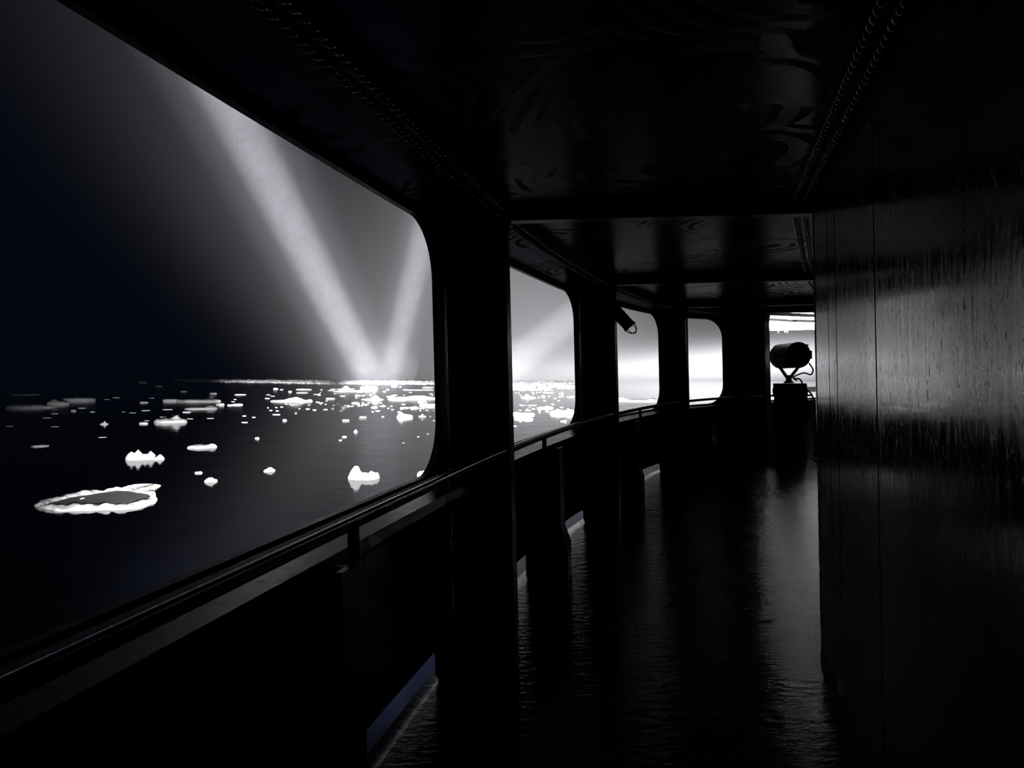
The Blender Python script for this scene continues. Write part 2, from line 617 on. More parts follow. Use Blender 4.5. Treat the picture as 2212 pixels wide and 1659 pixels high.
# stiffener posts under the sills
SN = ['black stiffener post below the handrail of the nearest large opening', 'black stiffener post below the second opening beside its freeing port',
      'black knee-bent stiffener post below the third opening', 'black stiffener post below the fourth opening']
for i, y in enumerate((2.3, 5.95, 9.05, 11.8)):
    sb = s_of(y)
    p, tg, n = plan(sb, 0.06)
    dz = deck_z(p.y)
    root = empty('stiffener_post', (p.x, p.y, dz))
    tag(root, SN[i], 'bulwark post', 'stiffener posts under the openings')
    bm = bmesh.new()
    w = tg * 0.075
    th = n * 0.012
    prof = [(0.0, 0.93 - dz), (0.0, 0.50), (-0.05, 0.36), (-0.05, 0.0)]
    for (o0, z0), (o1, z1) in zip(prof, prof[1:]):
        c0, c1 = n * (-o0), n * (-o1)
        c0, c1 = -c0 + n * 0.0, -c1
        hi = [c0 + w + th, c0 - w + th, c0 - w - th, c0 + w - th]
        lo = [c1 + w + th, c1 - w + th, c1 - w - th, c1 + w - th]
        hexa(bm, [(a.x, a.y, z1) for a in lo], [(a.x, a.y, z0) for a in hi])
    mesh('flange', bm, M_FRAME, root)
    bm = bmesh.new()
    th = tg * 0.008
    pts = [(0.0, 0.93 - dz), (0.33, 0.93 - dz), (0.33, 0.0), (-0.05, 0.0), (-0.05, 0.36), (0.0, 0.50)]
    hexa(bm, [((n * a + th).x, (n * a + th).y, z) for a, z in pts], [((n * a - th).x, (n * a - th).y, z) for a, z in pts])
    mesh('web_plate', bm, M_FRAME, root)

# ------------------------------------------------------------------ deck
bm = bmesh.new()
RW = [(-0.615, -4), (0.585, 0), (1.884, 4.33), (3.43, 7.75), (4.18, 9.26), (6.3, 12.2), (9.0, 13.2)]


def rw_x(y):
    for (xa, a), (xc, c) in zip(RW, RW[1:]):
        if y <= c: return xa + (xc - xa) * max(0, (y - a)) / (c - a)
    return RW[-1][0]


ys = [-4 + 0.1 * i for i in range(196)]
prev = None
for y in ys:
    if y > 14.9: break
    pl, _, _ = plan(s_of(y), OUT)
    x0 = pl.x - 0.6 if y < 13 else pl.x
    x0 = min((plan(s_of(y))[0].x - 0.42), pl.x)
    xl = plan(s_of(y), 0)[0].x - 0.44 / max(0.3, plan(s_of(y))[1].y)
    x1 = max(rw_x(y) + 0.3, xl + 0.2) if y < 13 else 9.5
    n_ = 24
    row = [bm.verts.new((xl + (x1 - xl) * j / n_, y, deck_z(y))) for j in range(n_ + 1)]
    if prev:
        for j in range(n_): bm.faces.new((prev[j], prev[j + 1], row[j + 1], row[j]))
    prev = row
fl = mesh('floor', bm, M_DECK, smooth=True)
fl['kind'] = 'structure'
so = fl.modifiers.new('thickness', 'SOLIDIFY')
so.thickness = 0.05
so.offset = -1

# ------------------------------------------------------------------ right-hand wall: corner and panels
ang = math.atan2(4.33, 1.884 - 0.585)


def wall_run(name, pts, z1, mat, thick=0.12, parent=None):
    bm = bmesh.new()
    P = [Vector(p) for p in pts]
    inn, outp = [], []
    for i, p in enumerate(P):
        tg = (P[min(i + 1, len(P) - 1)] - P[max(0, i - 1)]).normalized()
        n = Vector((tg.y, -tg.x))
        inn.append(p)
        outp.append(p + n * thick)
    for i in range(len(P) - 1):
        a, c = inn[i], inn[i + 1]
        d, e = outp[i + 1], outp[i]
        za, zc = deck_z(a.y) - 0.02, deck_z(c.y) - 0.02
        hexa(bm, [(a.x, a.y, za), (c.x, c.y, zc), (d.x, d.y, zc), (e.x, e.y, za)], [(a.x, a.y, z1), (c.x, c.y, z1), (d.x, d.y, z1), (e.x, e.y, z1)])
    return mesh(name, bm, mat, parent)


def rp(y): return (rw_x(y), y)


wr = wall_run('wall_right', [(rw_x(-4) + 0.02, -4), (rw_x(4.2) + 0.02, 4.2)], 2.62, M_BLACK, 0.16)
wr['kind'] = 'structure'
seams = [-4, -1.2, 1.3, 2.60, 3.47, 3.72, 4.20]
for i, (a, c) in enumerate(zip(seams, seams[1:])):
    g = 0.006 if i != 2 else 0.006
    p0, p1 = Vector(rp(a + g)), Vector(rp(c - g))
    o = wall_run('wall_panel', [p0, p1], 2.60, M_WALL, 0.02, wr)
    bv = o.modifiers.new('edge', 'BEVEL')
    bv.width = 0.004
    bv.segments = 2
# rounded corner column with two ribs
bm = bmesh.new()
tube(bm, [(1.957, 4.29, -0.28), (1.957, 4.29, 2.6)], 0.075, 28)
cc = mesh('trim_2', bm, M_WALL, smooth=True)
cc['kind'] = 'structure'
bm = bmesh.new()
tube(bm, [(1.884, 4.215, -0.28), (1.884, 4.215, 2.6)], 0.016, 12)
cc = mesh('trim_3', bm, M_WALL, smooth=True)
cc['kind'] = 'structure'
wf = wall_run('wall_front', [(1.94, 4.36), (3.43, 7.75), (4.18, 9.26), (6.3, 12.2), (9.0, 13.2)], 2.62, M_WALL, 0.15)
wf['kind'] = 'structure'
bb = wall_run('baseboard_right', [(rw_x(-4) - 0.012, -4), (rw_x(4.2) - 0.012, 4.2)], -0.17, M_FRAME, 0.03)
bb['kind'] = 'structure'
# small metal sill projecting at the foot of the corner column
bm = bmesh.new()
box(bm, (1.85, 4.20, 0.985), (1.96, 4.33, 1.0), 0.002)
o = mesh('corner_bracket', bm, M_LAMP)
tag(o, 'small grey ledge bracket on the rounded wall corner', 'bracket')

# ------------------------------------------------------------------ deckhead
bm = bmesh.new()
prev = None
for i in range(200):
    y = -4 + 0.1 * i
    if y > 14.9: break
    pl, tg, n = plan(s_of(y))
    k = 1 / max(0.3, tg.y)
    xo = pl.x - 0.43 * k
    xi = pl.x + 0.06
    x1 = max(rw_x(y) + 0.25, xi + 0.3) if y < 13 else 9.5
    row = [bm.verts.new((xo, y, 2.52)), bm.verts.new((xo + (xi - xo) * 0.5, y, 2.555)), bm.verts.new((xi, y, 2.60)), bm.verts.new((xi + (x1 - xi) * 0.5, y, 2.615)), bm.verts.new((x1, y, 2.61))]
    if prev:
        for j in range(4): bm.faces.new((prev[j], prev[j + 1], row[j + 1], row[j]))
    prev = row
ce = mesh('ceiling', bm, M_CEIL)
ce['kind'] = 'structure'
so = ce.modifiers.new('thickness', 'SOLIDIFY')
so.thickness = 0.06
so.offset = 1
# fore-and-aft coaming bars along both edges and transverse deck beams
sb_ = sweep('trim_4', 0.1, LS[-1] - 0.1, [(0.03, 2.62), (0.03, 2.545), (-0.03, 2.545), (-0.03, 2.62)], M_FRAME)
sb_['kind'] = 'structure'
BEY = [0.9, 4.42, 7.68, 10.55, 11.9]
BN = ['deckhead beam just above the viewer', 'deckhead beam across the passage at the rounded wall corner', 'deckhead beam at the second pillar',
      'deckhead beam at the third pillar', 'deckhead beam furthest forward, above the searchlight']
for y, lab in zip(BEY, BN):
    x0 = plan(s_of(y))[0].x - 0.02
    x1 = rw_x(y) + 0.02
    root = empty('deck_beam', ((x0 + x1) / 2, y, 2.62))
    tag(root, lab, 'ceiling beam', 'ceiling beams')
    h = (x1 - x0) / 2
    bm = bmesh.new()
    box(bm, (-h, -0.008, -0.075), (h, 0.008, -0.004))
    mesh('web_plate', bm, M_FRAME, root)
    bm = bmesh.new()
    box(bm, (-h, -0.05, -0.09), (h, 0.05, -0.074), 0.003)
    mesh('lower_flange', bm, M_FRAME, root)


# twisted heating cables along the edges of the deckhead
def twisted(bm, pts, rad=0.007, rr_=0.0075, pitch=0.10):
    P = [Vector(p) for p in pts]
    L_ = [0]
    for i in range(1, len(P)): L_.append(L_[-1] + (P[i] - P[i - 1]).length)
    n = int(L_[-1] / (pitch / 8))
    for ph in (0, math.pi):
        out = []
        j = 0
        for i in range(n + 1):
            s = L_[-1] * i / n
            while j < len(L_) - 2 and L_[j + 1] < s: j += 1
            f = (s - L_[j]) / (L_[j + 1] - L_[j])
            c = P[j].lerp(P[j + 1], f)
            t_ = (P[j + 1] - P[j]).normalized()
            a = t_.cross(Vector((0, 0, 1))).normalized()
            up = a.cross(t_)
            w = 2 * math.pi * s / pitch + ph
            out.append(c + a * rad * math.cos(w) + up * rad * math.sin(w))
        tube(bm, out, rr_, 6)


def lseg(y0, y1, off, z):
    s0, s1 = s_of(y0), s_of(y1)
    n = max(2, int((s1 - s0) / 0.15))
    return [(plan(s0 + (s1 - s0) * i / n, off)[0].x, plan(s0 + (s1 - s0) * i / n, off)[0].y, z) for i in range(n + 1)]


CT = [('left', 0.95, 4.30, 'twisted cable pair along the left deckhead edge above the nearest opening'),
      ('left', 4.60, 7.62, 'twisted cable pair along the left deckhead edge above the second opening'),
      ('left', 7.75, 10.6, 'twisted cable pair along the left deckhead edge above the third opening'),
      ('right', 0.4, 4.30, 'twisted cable pair along the right deckhead edge above the streaked wall'),
      ('right', 4.50, 7.62, 'twisted cable pair on the deckhead just past the rounded wall corner'),
      ('right', 7.75, 9.2, 'short twisted cable pair on the deckhead furthest past the wall corner')]
for side, y0, y1, lab in CT:
    root = empty('ceiling_cable', (0, y0, 2.58))
    tag(root, lab, 'cable', 'twisted cables along the deckhead')
    for q in (0, 1):
        if side == 'left':
            pts = lseg(y0, y1, 0.024 - 0.066 * q, 2.533 + 0.006 * q)
        else:
            n = 12
            dx = (0.05, 0.115)[q]
            pts = [(rw_x(y0 + (y1 - y0) * i / n) - dx, y0 + (y1 - y0) * i / n, 2.575) for i in range(n + 1)]
        bm = bmesh.new()
        twisted(bm, [(p[0], p[1] - y0, p[2] - 2.58) for p in pts])
        mesh('cable_strand', bm, M_BRAID, root, smooth=True)

# brow plate outside over the forward opening
s0 = WS[4] + 0.75
bm = bmesh.new()
BP = [(4.72, 13.02), (5.55, 13.62), (7.05, 14.42), (9.0, 14.95), (9.4, 16.4), (5.8, 16.4)]
hexa(bm, [(x, y, 2.49) for x, y in BP], [(x, y, 2.78) for x, y in BP])
bw = mesh('canopy_brow', bm, M_BROW)
tag(bw, 'white underside of the brow plate over the searchlight opening', 'canopy')
# icicles hanging from its near edge
random.seed(5)
for i, f in enumerate((0.33, 0.36, 0.40, 0.52, 0.60, 0.63)):
    p = Vector((5.95 + 1.9 * (f - 0.33), 16.39))
    l = random.uniform(0.03, 0.07)
    bm = bmesh.new()
    tube(bm, [(0, 0, 0.0), (0, 0, -l * 0.4), (0.002, 0, -l)], [0.016, 0.009, 0.001], 7)
    o = mesh('icicle', bm, M_BROW, smooth=True)
    o.location = (p.x, p.y, 2.49)
    tag(o, 'tiny white icicle hanging from the brow edge above the searchlight', 'icicle', 'icicles on the brow edge')
lg = sweep('sill_ledge', WS[4] + 1.0, WS[4] + 2.4, [(0.44, 1.10), (0.44, 1.20), (0.60, 1.20), (0.60, 1.10)], M_BROW)
tag(lg, 'short white ledge at the foot of the forward opening, right of the searchlight', 'ledge')

# ------------------------------------------------------------------ hanging deck lamp at the second pillar
p, tg, n = plan(WS[2])
HL = Vector((1.17, 7.72, 2.30))
root = empty('hanging_deck_lamp', HL)
tag(root, 'black cylindrical deck lamp hanging at a slant from the second pillar', 'lamp')
ax = Vector((0.60, -0.05, -0.70)).normalized()
a0 = Vector((-0.06, 0.0, 0.02))
bm = bmesh.new()
tube(bm, [a0, a0 + ax * 0.02, a0 + ax * 0.06, a0 + ax * 0.30, a0 + ax * 0.32, a0 + ax * 0.335], [0.045, 0.062, 0.068, 0.068, 0.075, 0.075], 24)
mesh('lamp_housing', bm, M_BLACK, root, smooth=False)
bm = bmesh.new()
box(bm, (-0.055, -0.02, 0.02), (0.0, 0.05, 0.30), 0.004)
mesh('mounting_bracket', bm, M_BLACK, root)
sd = ax.orthogonal().normalized()
sd2 = ax.cross(sd)
for k in range(2):
    bm = bmesh.new()
    e = a0 + ax * 0.335
    d_ = sd if k == 0 else (sd * 0.7 + sd2 * 0.7)
    pts = [e + d_ * 0.062 * math.cos(a) + ax * (0.085 - 0.012 * k) * math.sin(a) for a in [math.pi * i / 14 for i in range(15)]]
    tube(bm, pts, 0.005, 8)
    mesh('wire_guard', bm, M_BLACK, root, smooth=True)
bm = bmesh.new()
for q in range(3):
    c = a0 + ax * (0.10 + 0.06 * q)
    tube(bm, [c - ax * 0.005, c + ax * 0.005], 0.073, 24)
mesh('cooling_fins', bm, M_BLACK, root)

# ------------------------------------------------------------------ searchlight on its pedestal
PX, PY = 4.86, 12.14
pz = deck_z(PY)
root = empty('searchlight_pedestal', (PX, PY, pz))
tag(root, 'black box pedestal carrying the searchlight', 'pedestal')
bm = bmesh.new()
box(bm, (-0.22, -0.20, 0.0), (0.22, 0.18, 1.09 - pz), 0.01)
mesh('column', bm, M_FRAME, root)
bm = bmesh.new()
box(bm, (-0.32, -0.24, 1.09 - pz), (0.27, 0.20, 1.12 - pz), 0.006)
mesh('top_plate', bm, M_RAIL, root)
bm = bmesh.new()
for sx in (-0.18, 0.18):
    box(bm, (sx - 0.01, -0.215, 0.05), (sx + 0.01, -0.20, 1.0 - pz), 0.003)
mesh('edge_strip', bm, M_LAMP, root)

lz = 1.12
root = empty('searchlight', (PX, PY, lz))
tag(root, 'large drum searchlight on a yoke, its closed dark back towards the deck', 'searchlight')
C0 = Vector((0.02, 0.0, 0.68))
dv = Vector((SEARCH_DIR.x, SEARCH_DIR.y, 0.0)).normalized()
dv = (dv + Vector((-0.05, 0, -0.01))).normalized()
bk = C0 - dv * 0.27
fr = C0 + dv * 0.33
bm = bmesh.new()
tube(bm, [bk, bk + dv * 0.03, bk + dv * 0.12, fr - dv * 0.1, fr - dv * 0.03, fr], [0.21, 0.218, 0.22, 0.22, 0.222, 0.222], 48, caps=False)
mesh('drum', bm, M_LAMP, root, smooth=True)
bm = bmesh.new()
tube(bm, [bk - dv * 0.03, bk - dv * 0.025, bk - dv * 0.0, bk + dv * 0.03], [0.10, 0.19, 0.222, 0.225], 48)
mesh('back_cover', bm, M_BLACK, root, smooth=True)
bm = bmesh.new()
tube(bm, [fr - dv * 0.12, fr - dv * 0.112], 0.20, 48)
M_GLASS, t, b = new_mat('lamp_glass')
b.inputs['Base Color'].default_value = (0.9, 0.92, 0.95, 1)
b.inputs['Emission Color'].default_value = (1, 1, 1, 1)
b.inputs['Emission Strength'].default_value = 1.5
mesh('lens', bm, M_GLASS, root)
sdv = Vector((dv.y, -dv.x, 0))
for sg in (-1, 1):
    bm = bmesh.new()
    pv = C0 + sdv * 0.215 * sg
    tube(bm, [pv - sdv * 0.02 * sg, pv + sdv * 0.055 * sg], 0.04, 18)
    mesh('pivot_knob', bm, M_BLACK, root)
kb = bk + sdv * 0.225 + dv * 0.03
bm = bmesh.new()
tube(bm, [kb - Vector((0, 0, 0.07)), kb + Vector((0, 0, 0.07))], 0.03, 12)
mesh('latch', bm, M_BLACK, root)
for a in (50, 125, 200):
    bm = bmesh.new()
    q = C0 - dv * 0.30 + sdv * 0.215 * math.cos(R(a)) + Vector((0, 0, 0.215 * math.sin(R(a))))
    tube(bm, [q - dv * 0.02, q + dv * 0.02], 0.014, 8)
    mesh('clamp_lug', bm, M_BLACK, root)
    bm = bmesh.new()
    q = fr - dv * 0.05 + sdv * 0.222 * math.cos(R(a)) + Vector((0, 0, 0.222 * math.sin(R(a))))
    tube(bm, [q - dv * 0.02, q + dv * 0.02], 0.014, 8)
    mesh('clamp_lug', bm, M_BLACK, root)
for sg in (-1, 1):
    bm = bmesh.new()
    top = C0 + sdv * 0.24 * sg - Vector((0, 0, 0.06)) + (Vector((-0.06, 0, 0)) if sg < 0 else Vector((0.02, 0, 0)))
    tube(bm, [top + Vector((0, 0, 0.06)), top, Vector((-0.02 + 0.03 * sg, 0, 0.30)), Vector((-0.01, 0, 0.27))], [0.022, 0.026, 0.028, 0.028], 10)
    mesh('yoke_arm', bm, M_LAMP, root)
bm = bmesh.new()
tube(bm, [(-0.02, 0, 0.20), (-0.02, 0, 0.25), (-0.02, 0, 0.34)], [0.10, 0.05, 0.045], 20)
mesh('swivel', bm, M_BLACK, root)
bm = bmesh.new()
hexa(bm, [(-0.24, -0.17, 0.0), (0.24, -0.17, 0.0), (0.24, 0.17, 0.0), (-0.24, 0.17, 0.0)], [(-0.235, -0.16, 0.20), (0.225, -0.16, 0.19), (0.225, 0.16, 0.19), (-0.235, 0.16, 0.20)])
mesh('motor_box', bm, M_BLACK, root)
bm = bmesh.new()
c1 = bk + sdv * 0.18 - Vector((0, 0, 0.14))
tube(bm, catmull([c1, c1 + Vector((0.05, -0.04, -0.12)), c1 + Vector((0.0, -0.06, -0.20)), c1 + Vector((-0.12, -0.05, -0.17)), Vector((0.02, -0.1, 0.30)), Vector((0.06, -0.15, 0.24))], 8), 0.013, 8)
mesh('power_cable', bm, M_CABLE, root, smooth=True)
bm = bmesh.new()
tube(bm, catmull([(0.03, -0.1, 0.28), (0.10, -0.19, 0.26), (0.16, -0.22, 0.12), (0.25, -0.29, 0.0), (0.29, -0.30, -0.18), (0.27, -0.27, -0.34), (0.2, -0.24, -0.40)], 8), 0.014, 8)
mesh('power_cable', bm, M_CABLE, root, smooth=True)

# pipe with clamps between the pedestal and the deckhouse wall
root = empty('deck_pipe', (5.42, 12.05, deck_z(12.05)))
tag(root, 'thin vertical pipe with clamps right of the searchlight pedestal', 'pipe')
bm = bmesh.new()
tube(bm, [(-0.18, 0, 0), (-0.18, 0, 1.02)], 0.028, 14)
mesh('pipe', bm, M_LAMP, root, smooth=True)
for z in (0.12, 0.42, 0.60, 0.82):
    bm = bmesh.new()
    box(bm, (-0.21, -0.035, z), (0.16, 0.03, z + 0.025), 0.003)
    mesh('clamp', bm, M_SILL, root)

# ------------------------------------------------------------------ sea frame (the ship heels slightly against it)
h1, h2 = heading(300, 814), heading(1300, 821)
SN_ = h2.cross(h1).normalized()
if SN_.z < 0: SN_ = -SN_
HSEA = 14.0
SO = CAM - SN_ * HSEA
sy = (FW - SN_ * FW.dot(SN_)).normalized()
sx = sy.cross(SN_)
MS = Matrix((sx, sy, SN_)).transposed().to_4x4()
MS.translation = SO
MSI = MS.inverted()


def on_sea(u, v):
    """local sea coordinates where the bearing meets the water"""
    d = heading(u, v)
    k = HSEA / max(1e-5, -d.dot(SN_))
    q = MSI @ (CAM + d * k)
    return Vector((q.x, q.y, 0)), k


bm = bmesh.new()
rad = [4, 20, 60, 150, 400, 1000, 2500, 6000, 14000, 25000]
prev = None
c = bm.verts.new((0, 0, 0))
for r_ in rad:
    ring = [bm.verts.new((r_ * math.cos(2 * math.pi * k / 96), r_ * math.sin(2 * math.pi * k / 96), 0)) for k in range(96)]
    for k in range(96):
        if prev: bm.faces.new((prev[k], prev[(k + 1) % 96], ring[(k + 1) % 96], ring[k]))
        else: bm.faces.new((c, ring[k], ring[(k + 1) % 96]))
    prev = ring
sea = mesh('sea_water', bm, M_SEA)
sea.matrix_world = MS
tag(sea, 'dark sea with small ripples around the ship', 'sea', kind='stuff')


# ------------------------------------------------------------------ ice floes
def floe_bm(rng, w, d, h, bumps=None, nseg=30):
    """floe of width w, depth d, freeboard h; bumps = [(x -1..1, y, radius, extra height)]"""
    bm = bmesh.new()
    sd_ = rng.uniform(0, 100)
    def out(a):
        return 1 + 0.16 * noise.noise(Vector((math.cos(a) * 1.6 + sd_, math.sin(a) * 1.6, 0))) + 0.10 * noise.noise(Vector((math.cos(a) * 5 + sd_, math.sin(a) * 5, 3)))
    prof = [(1.0, -0.35), (1.01, 0.25), (0.97, 0.62), (0.86, 0.85), (0.66, 0.95), (0.42, 1.0), (0.2, 0.95)]
    rings = []
    for fr_, fz in prof:
        ring = []
        for k in range(nseg):
            a = 2 * math.pi * k / nseg
            x, y = math.cos(a) * fr_ * out(a), math.sin(a) * fr_ * out(a)
            z = h * fz
            if fz > 0:
                z *= 1 + 0.5 * noise.noise(Vector((x * 3 + sd_, y * 3, 7)))
                for bx, by, br, bh in (bumps or []):
                    q = ((x - bx) ** 2 + (y - by) ** 2) / (br * br)
                    z += bh * math.exp(-q * q) * min(1, fz * 1.2)
            ring.append(bm.verts.new((x * w / 2, y * d / 2, z)))
        rings.append(ring)
    for a_, b_ in zip(rings, rings[1:]):
        for k in range(nseg):
            bm.faces.new((a_[k], a_[(k + 1) % nseg], b_[(k + 1) % nseg], b_[k]))
    bm.faces.new(rings[-1])
    return bm


def place_floe(name, u0, u1, v, h, bumps=None, depth=None, rng=random, thin=False):
    c, dist = on_sea((u0 + u1) / 2, v)
    m = dist / FPX
    w = (u1 - u0) * m
    hh = h * m
    d = depth if depth else min(w * 0.8, hh * 6 + w * 0.25)
    if thin: d = min(w * 0.7, hh * 3 + w * 0.12)
    bb_ = [(bx, by, br, bh * m) for bx, by, br, bh in (bumps or [])]
    bm = floe_bm(rng, w, d, hh, bb_)
    o = mesh(name, bm, M_ICE, smooth=True)
    az = math.atan2(c.x, c.y)
    c = c * (1 + 0.5 * d / max(10, c.length))
    o.matrix_world = MS @ Matrix.Translation(c) @ Matrix.Rotation(-az, 4, 'Z')
    return o


rng = random.Random(11)
# u0, u1, v of the waterline, freeboard, lumps, label
NAMED = [
    (756, 820, 1037, 11, [(-0.62, 0, 0.34, 15), (-0.5, 0.1, 0.12, 4), (0.7, 0, 0.3, 3)], 'bright high-ended white floe afloat near the opening sill, peaked at its left'),
    (900, 936, 1030, 9, [(0.3, 0, 0.5, 6)], 'white floe half hidden behind the foot of the widest pillar'),
    (279, 330, 994, 9, [(-0.1, 0, 0.22, 10), (0.65, 0.2, 0.22, 6), (-0.7, 0, 0.25, 4)], 'lumpy white floe with knobs above the large pond floe'),
    (329, 352, 993, 4, [(0.35, 0, 0.4, 5)], 'small round-topped floe touching the lumpy white floe'),
    (409, 462, 969, 5, [(0.75, 0, 0.25, 3)], 'flat bar-shaped white floe alone in dark water'),
    (422, 436, 1023, 3, None, 'tiny thin ice sliver above a small white chunk'),
    (444, 467, 1042, 5, [(-0.1, 0, 0.5, 3)], 'small white ice chunk right of the large pond floe'),
    (571, 593, 1019, 4, [(0.1, 0, 0.5, 4)], 'small rounded ice chunk in open water at mid distance'),
    (339, 396, 914, 6, [(0.4, 0, 0.28, 7), (-0.3, 0, 0.4, 2)], 'white floe with a hump on its right end'),
    (303, 318, 916, 3, None, 'small pointed ice chunk left of the humped floe'),
    (218, 232, 917, 2, [(0.1, 0, 0.3, 4)], 'tiny peaked ice chunk furthest left in the brighter water'),
    (72, 99, 965, 2, None, 'dim ice sliver alone in dark water at far left'),
    (590, 673, 868, 3, [(-0.1, 0, 0.11, 7), (0.14, 0, 0.13, 6), (0.38, 0, 0.12, 4), (0.9, 0, 0.1, 3)], 'long floe with three domes in a row'),
    (390, 470, 868, 4, [(0.5, 0, 0.3, 1)], 'long flat floe, upper of two lying parallel'),
    (406, 465, 884, 3, [(0.6, 0, 0.3, 3)], 'flat floe lying just below the longest parallel one'),
    (355, 384, 867, 4, None, 'short flat floe at the left end of the long parallel one'),
    (146, 198, 866, 5, None, 'dim flat floe, highest of the far left cluster'),
    (108, 143, 874, 5, [(-0.3, 0, 0.4, 3)], 'dim wedge-shaped floe in the far left cluster'),
    (27, 86, 882, 5, None, 'dimmest long floe close to the left picture edge'),
    (93, 113, 881, 3, None, 'small dim floe right of the dimmest long floe'),
    (714, 758, 843, 3, [(0.5, 0, 0.3, 6)], 'bright floe with a raised right shoulder near the far ice edge'),
    (720, 782, 846, 3, None, 'thin bright floe in front of the shouldered one'),
    (778, 817, 840, 5, [(-0.2, 0, 0.2, 2)], 'blocky bright floe near the foot of the light shafts'),
    (781, 827, 864, 2, [(0.3, 0, 0.35, 7)], 'pointed bright floe shaped like a low tent'),
    (838, 944, 863, 4, [(0.3, 0, 0.45, 3)], 'longest bright floe running behind the widest pillar'),
    (903, 921, 870, 3, [(0, 0, 0.5, 2)], 'small mound floe just below the longest bright floe'),
    (904, 946, 878, 5, None, 'flat bright slab against the widest pillar'),
    (858, 891, 903, 6, [(-0.5, 0, 0.3, 5), (0.0, 0, 0.2, 4)], 'chunky white floe with a knobbed left end near the pillar'),
    (904, 921, 901, 3, [(0, 0, 0.3, 4)], 'diamond-shaped floe right of the chunky knobbed one'),
    (776, 792, 903, 4, None, 'small oblong floe left of the chunky knobbed one'),
    (740, 754, 910, 4, None, 'small oblong floe alone, lower left of the others'),
    (764, 773, 934, 4, [(0, 0, 0.4, 2)], 'little white lump above two slivers in open water'),
    (739, 749, 945, 3, None, 'upper of two slivers in open water'),
    (732, 739, 952, 2, None, 'lower of two slivers in open water'),
    (551, 560, 948, 3, None, 'little white lump alone in the middle of dark water'),
    (1126, 1156, 860, 3, [(-0.1, 0, 0.3, 5)], 'domed floe in the upper water of the second opening'),
    (1188, 1242, 895, 7, [(-0.3, 0, 0.3, 3), (0.6, 0, 0.3, 4)], 'largest floe in the second opening, right side'),
    (1104, 1142, 898, 5, [(-0.4, 0, 0.4, 2)], 'wide floe at the left edge of the second opening'),
    (1132, 1155, 897, 4, None, 'ridged floe right of the wide one in the second opening'),
    (1112, 1129, 905, 4, None, 'lower left floe of the pair in the second opening'),
    (1130, 1151, 907, 4, None, 'lower right floe of the pair in the second opening'),
    (1211, 1224, 911, 2, [(0.5, 0, 0.3, 2)], 'small double lump near the sill of the second opening'),
    (1160, 1197, 883, 3, [(0.1, 0, 0.3, 2)], 'long thin floe in the middle of the second opening'),
    (1331, 1418, 869, 5, [(-0.8, 0, 0.3, 5), (0.75, 0, 0.2, 4), (-0.2, 0, 0.2, 2)], 'broad pale floe just above the sill of the third opening'),
]
for u0, u1, v, h, bu, lab in NAMED:
    o = place_floe('ice_floe', u0, u1, v, h, bu, rng=rng)
    tag(o, lab, 'ice floe')

SMALL1 = [(865, 883, 882, 3), (886, 903, 882, 5), (641, 672, 842, 3), (641, 664, 849, 2), (623, 630, 847, 4), (802, 815, 881, 3), (820, 833, 878, 2), (749, 755, 878, 4), (739, 747, 880, 2),
          (699, 708, 885, 2), (716, 721, 883, 3), (733, 741, 888, 2), (676, 683, 886, 2), (661, 669, 884, 2), (811, 820, 888, 2), (803, 808, 890, 2), (824, 830, 901, 3), (935, 944, 909, 2),
          (882, 935, 843, 2), (912, 935, 838, 3), (836, 844, 857, 2), (845, 853, 855, 2), (760, 776, 872, 4), (704, 723, 862, 4), (735, 745, 856, 2), (768, 778, 855, 3), (846, 858, 835, 3),
          (859, 867, 891, 3), (611, 619, 909, 4), (901, 906, 944, 2), (922, 926, 938, 2), (782, 796, 874, 2), (862, 867, 836, 2), (928, 931, 900, 2), (906, 910, 887, 2), (869, 874, 957, 1)]
SMALL2 = [(396, 411, 891, 3), (468, 483, 875, 5), (492, 504, 876, 3), (505, 523, 875, 4), (454, 467, 851, 4), (509, 530, 853, 2), (591, 600, 841, 4), (391, 403, 846, 2), (523, 534, 913, 2),
          (303, 318, 870, 3), (404, 416, 905, 1.5), (448, 461, 904, 1.5), (524, 531, 899, 1.5), (545, 551, 902, 1.5), (590, 604, 896, 2), (372, 386, 897, 1.5), (354, 371, 885, 1.5), (346, 358, 901, 1.5),
          (637, 641, 893, 2), (453, 461, 858, 1.5), (505, 510, 863, 1), (500, 507, 868, 1), (576, 583, 853, 1), (585, 593, 856, 1), (573, 582, 861, 1.5), (596, 602, 888, 1.5), (582, 588, 887, 1.5), (308, 322, 887, 1.5),
          (312, 322, 909, 1), (170, 184, 882, 1.5), (155, 163, 888, 3), (113, 124, 894, 1.5), (95, 108, 903, 1), (196, 204, 890, 1.5), (112, 125, 922, 1), (16, 27, 921, 2), (214, 228, 945, 1), (264, 270, 890, 1), (281, 292, 892, 1),
          (33, 76, 853, 2), (227, 236, 863, 1), (245, 257, 859, 1.5), (323, 332, 860, 1), (338, 350, 835, 2), (300, 315, 827, 4)]
SMALL3 = [(1173, 1197, 849, 2), (1229, 1241, 858, 4), (1207, 1214, 857, 2), (1145, 1159, 876, 1.5), (1125, 1134, 876, 1.5), (1135, 1146, 887, 2), (1162, 1168, 887, 2), (1191, 1197, 874, 2), (1170, 1177, 856, 3),
          (1122, 1127, 911, 2), (1109, 1116, 921, 2), (1148, 1153, 849, 2), (1196, 1202, 861, 1.5), (1208, 1216, 881, 1.5), (1180, 1186, 890, 2), (1161, 1167, 859, 1.5), (1205, 1209, 866, 1.5), (1173, 1178, 860, 1.5), (1149, 1155, 884, 2), (1174, 1179, 866, 1.5), (1113, 1117, 849, 1.5), (1375, 1381, 864, 1.5)]
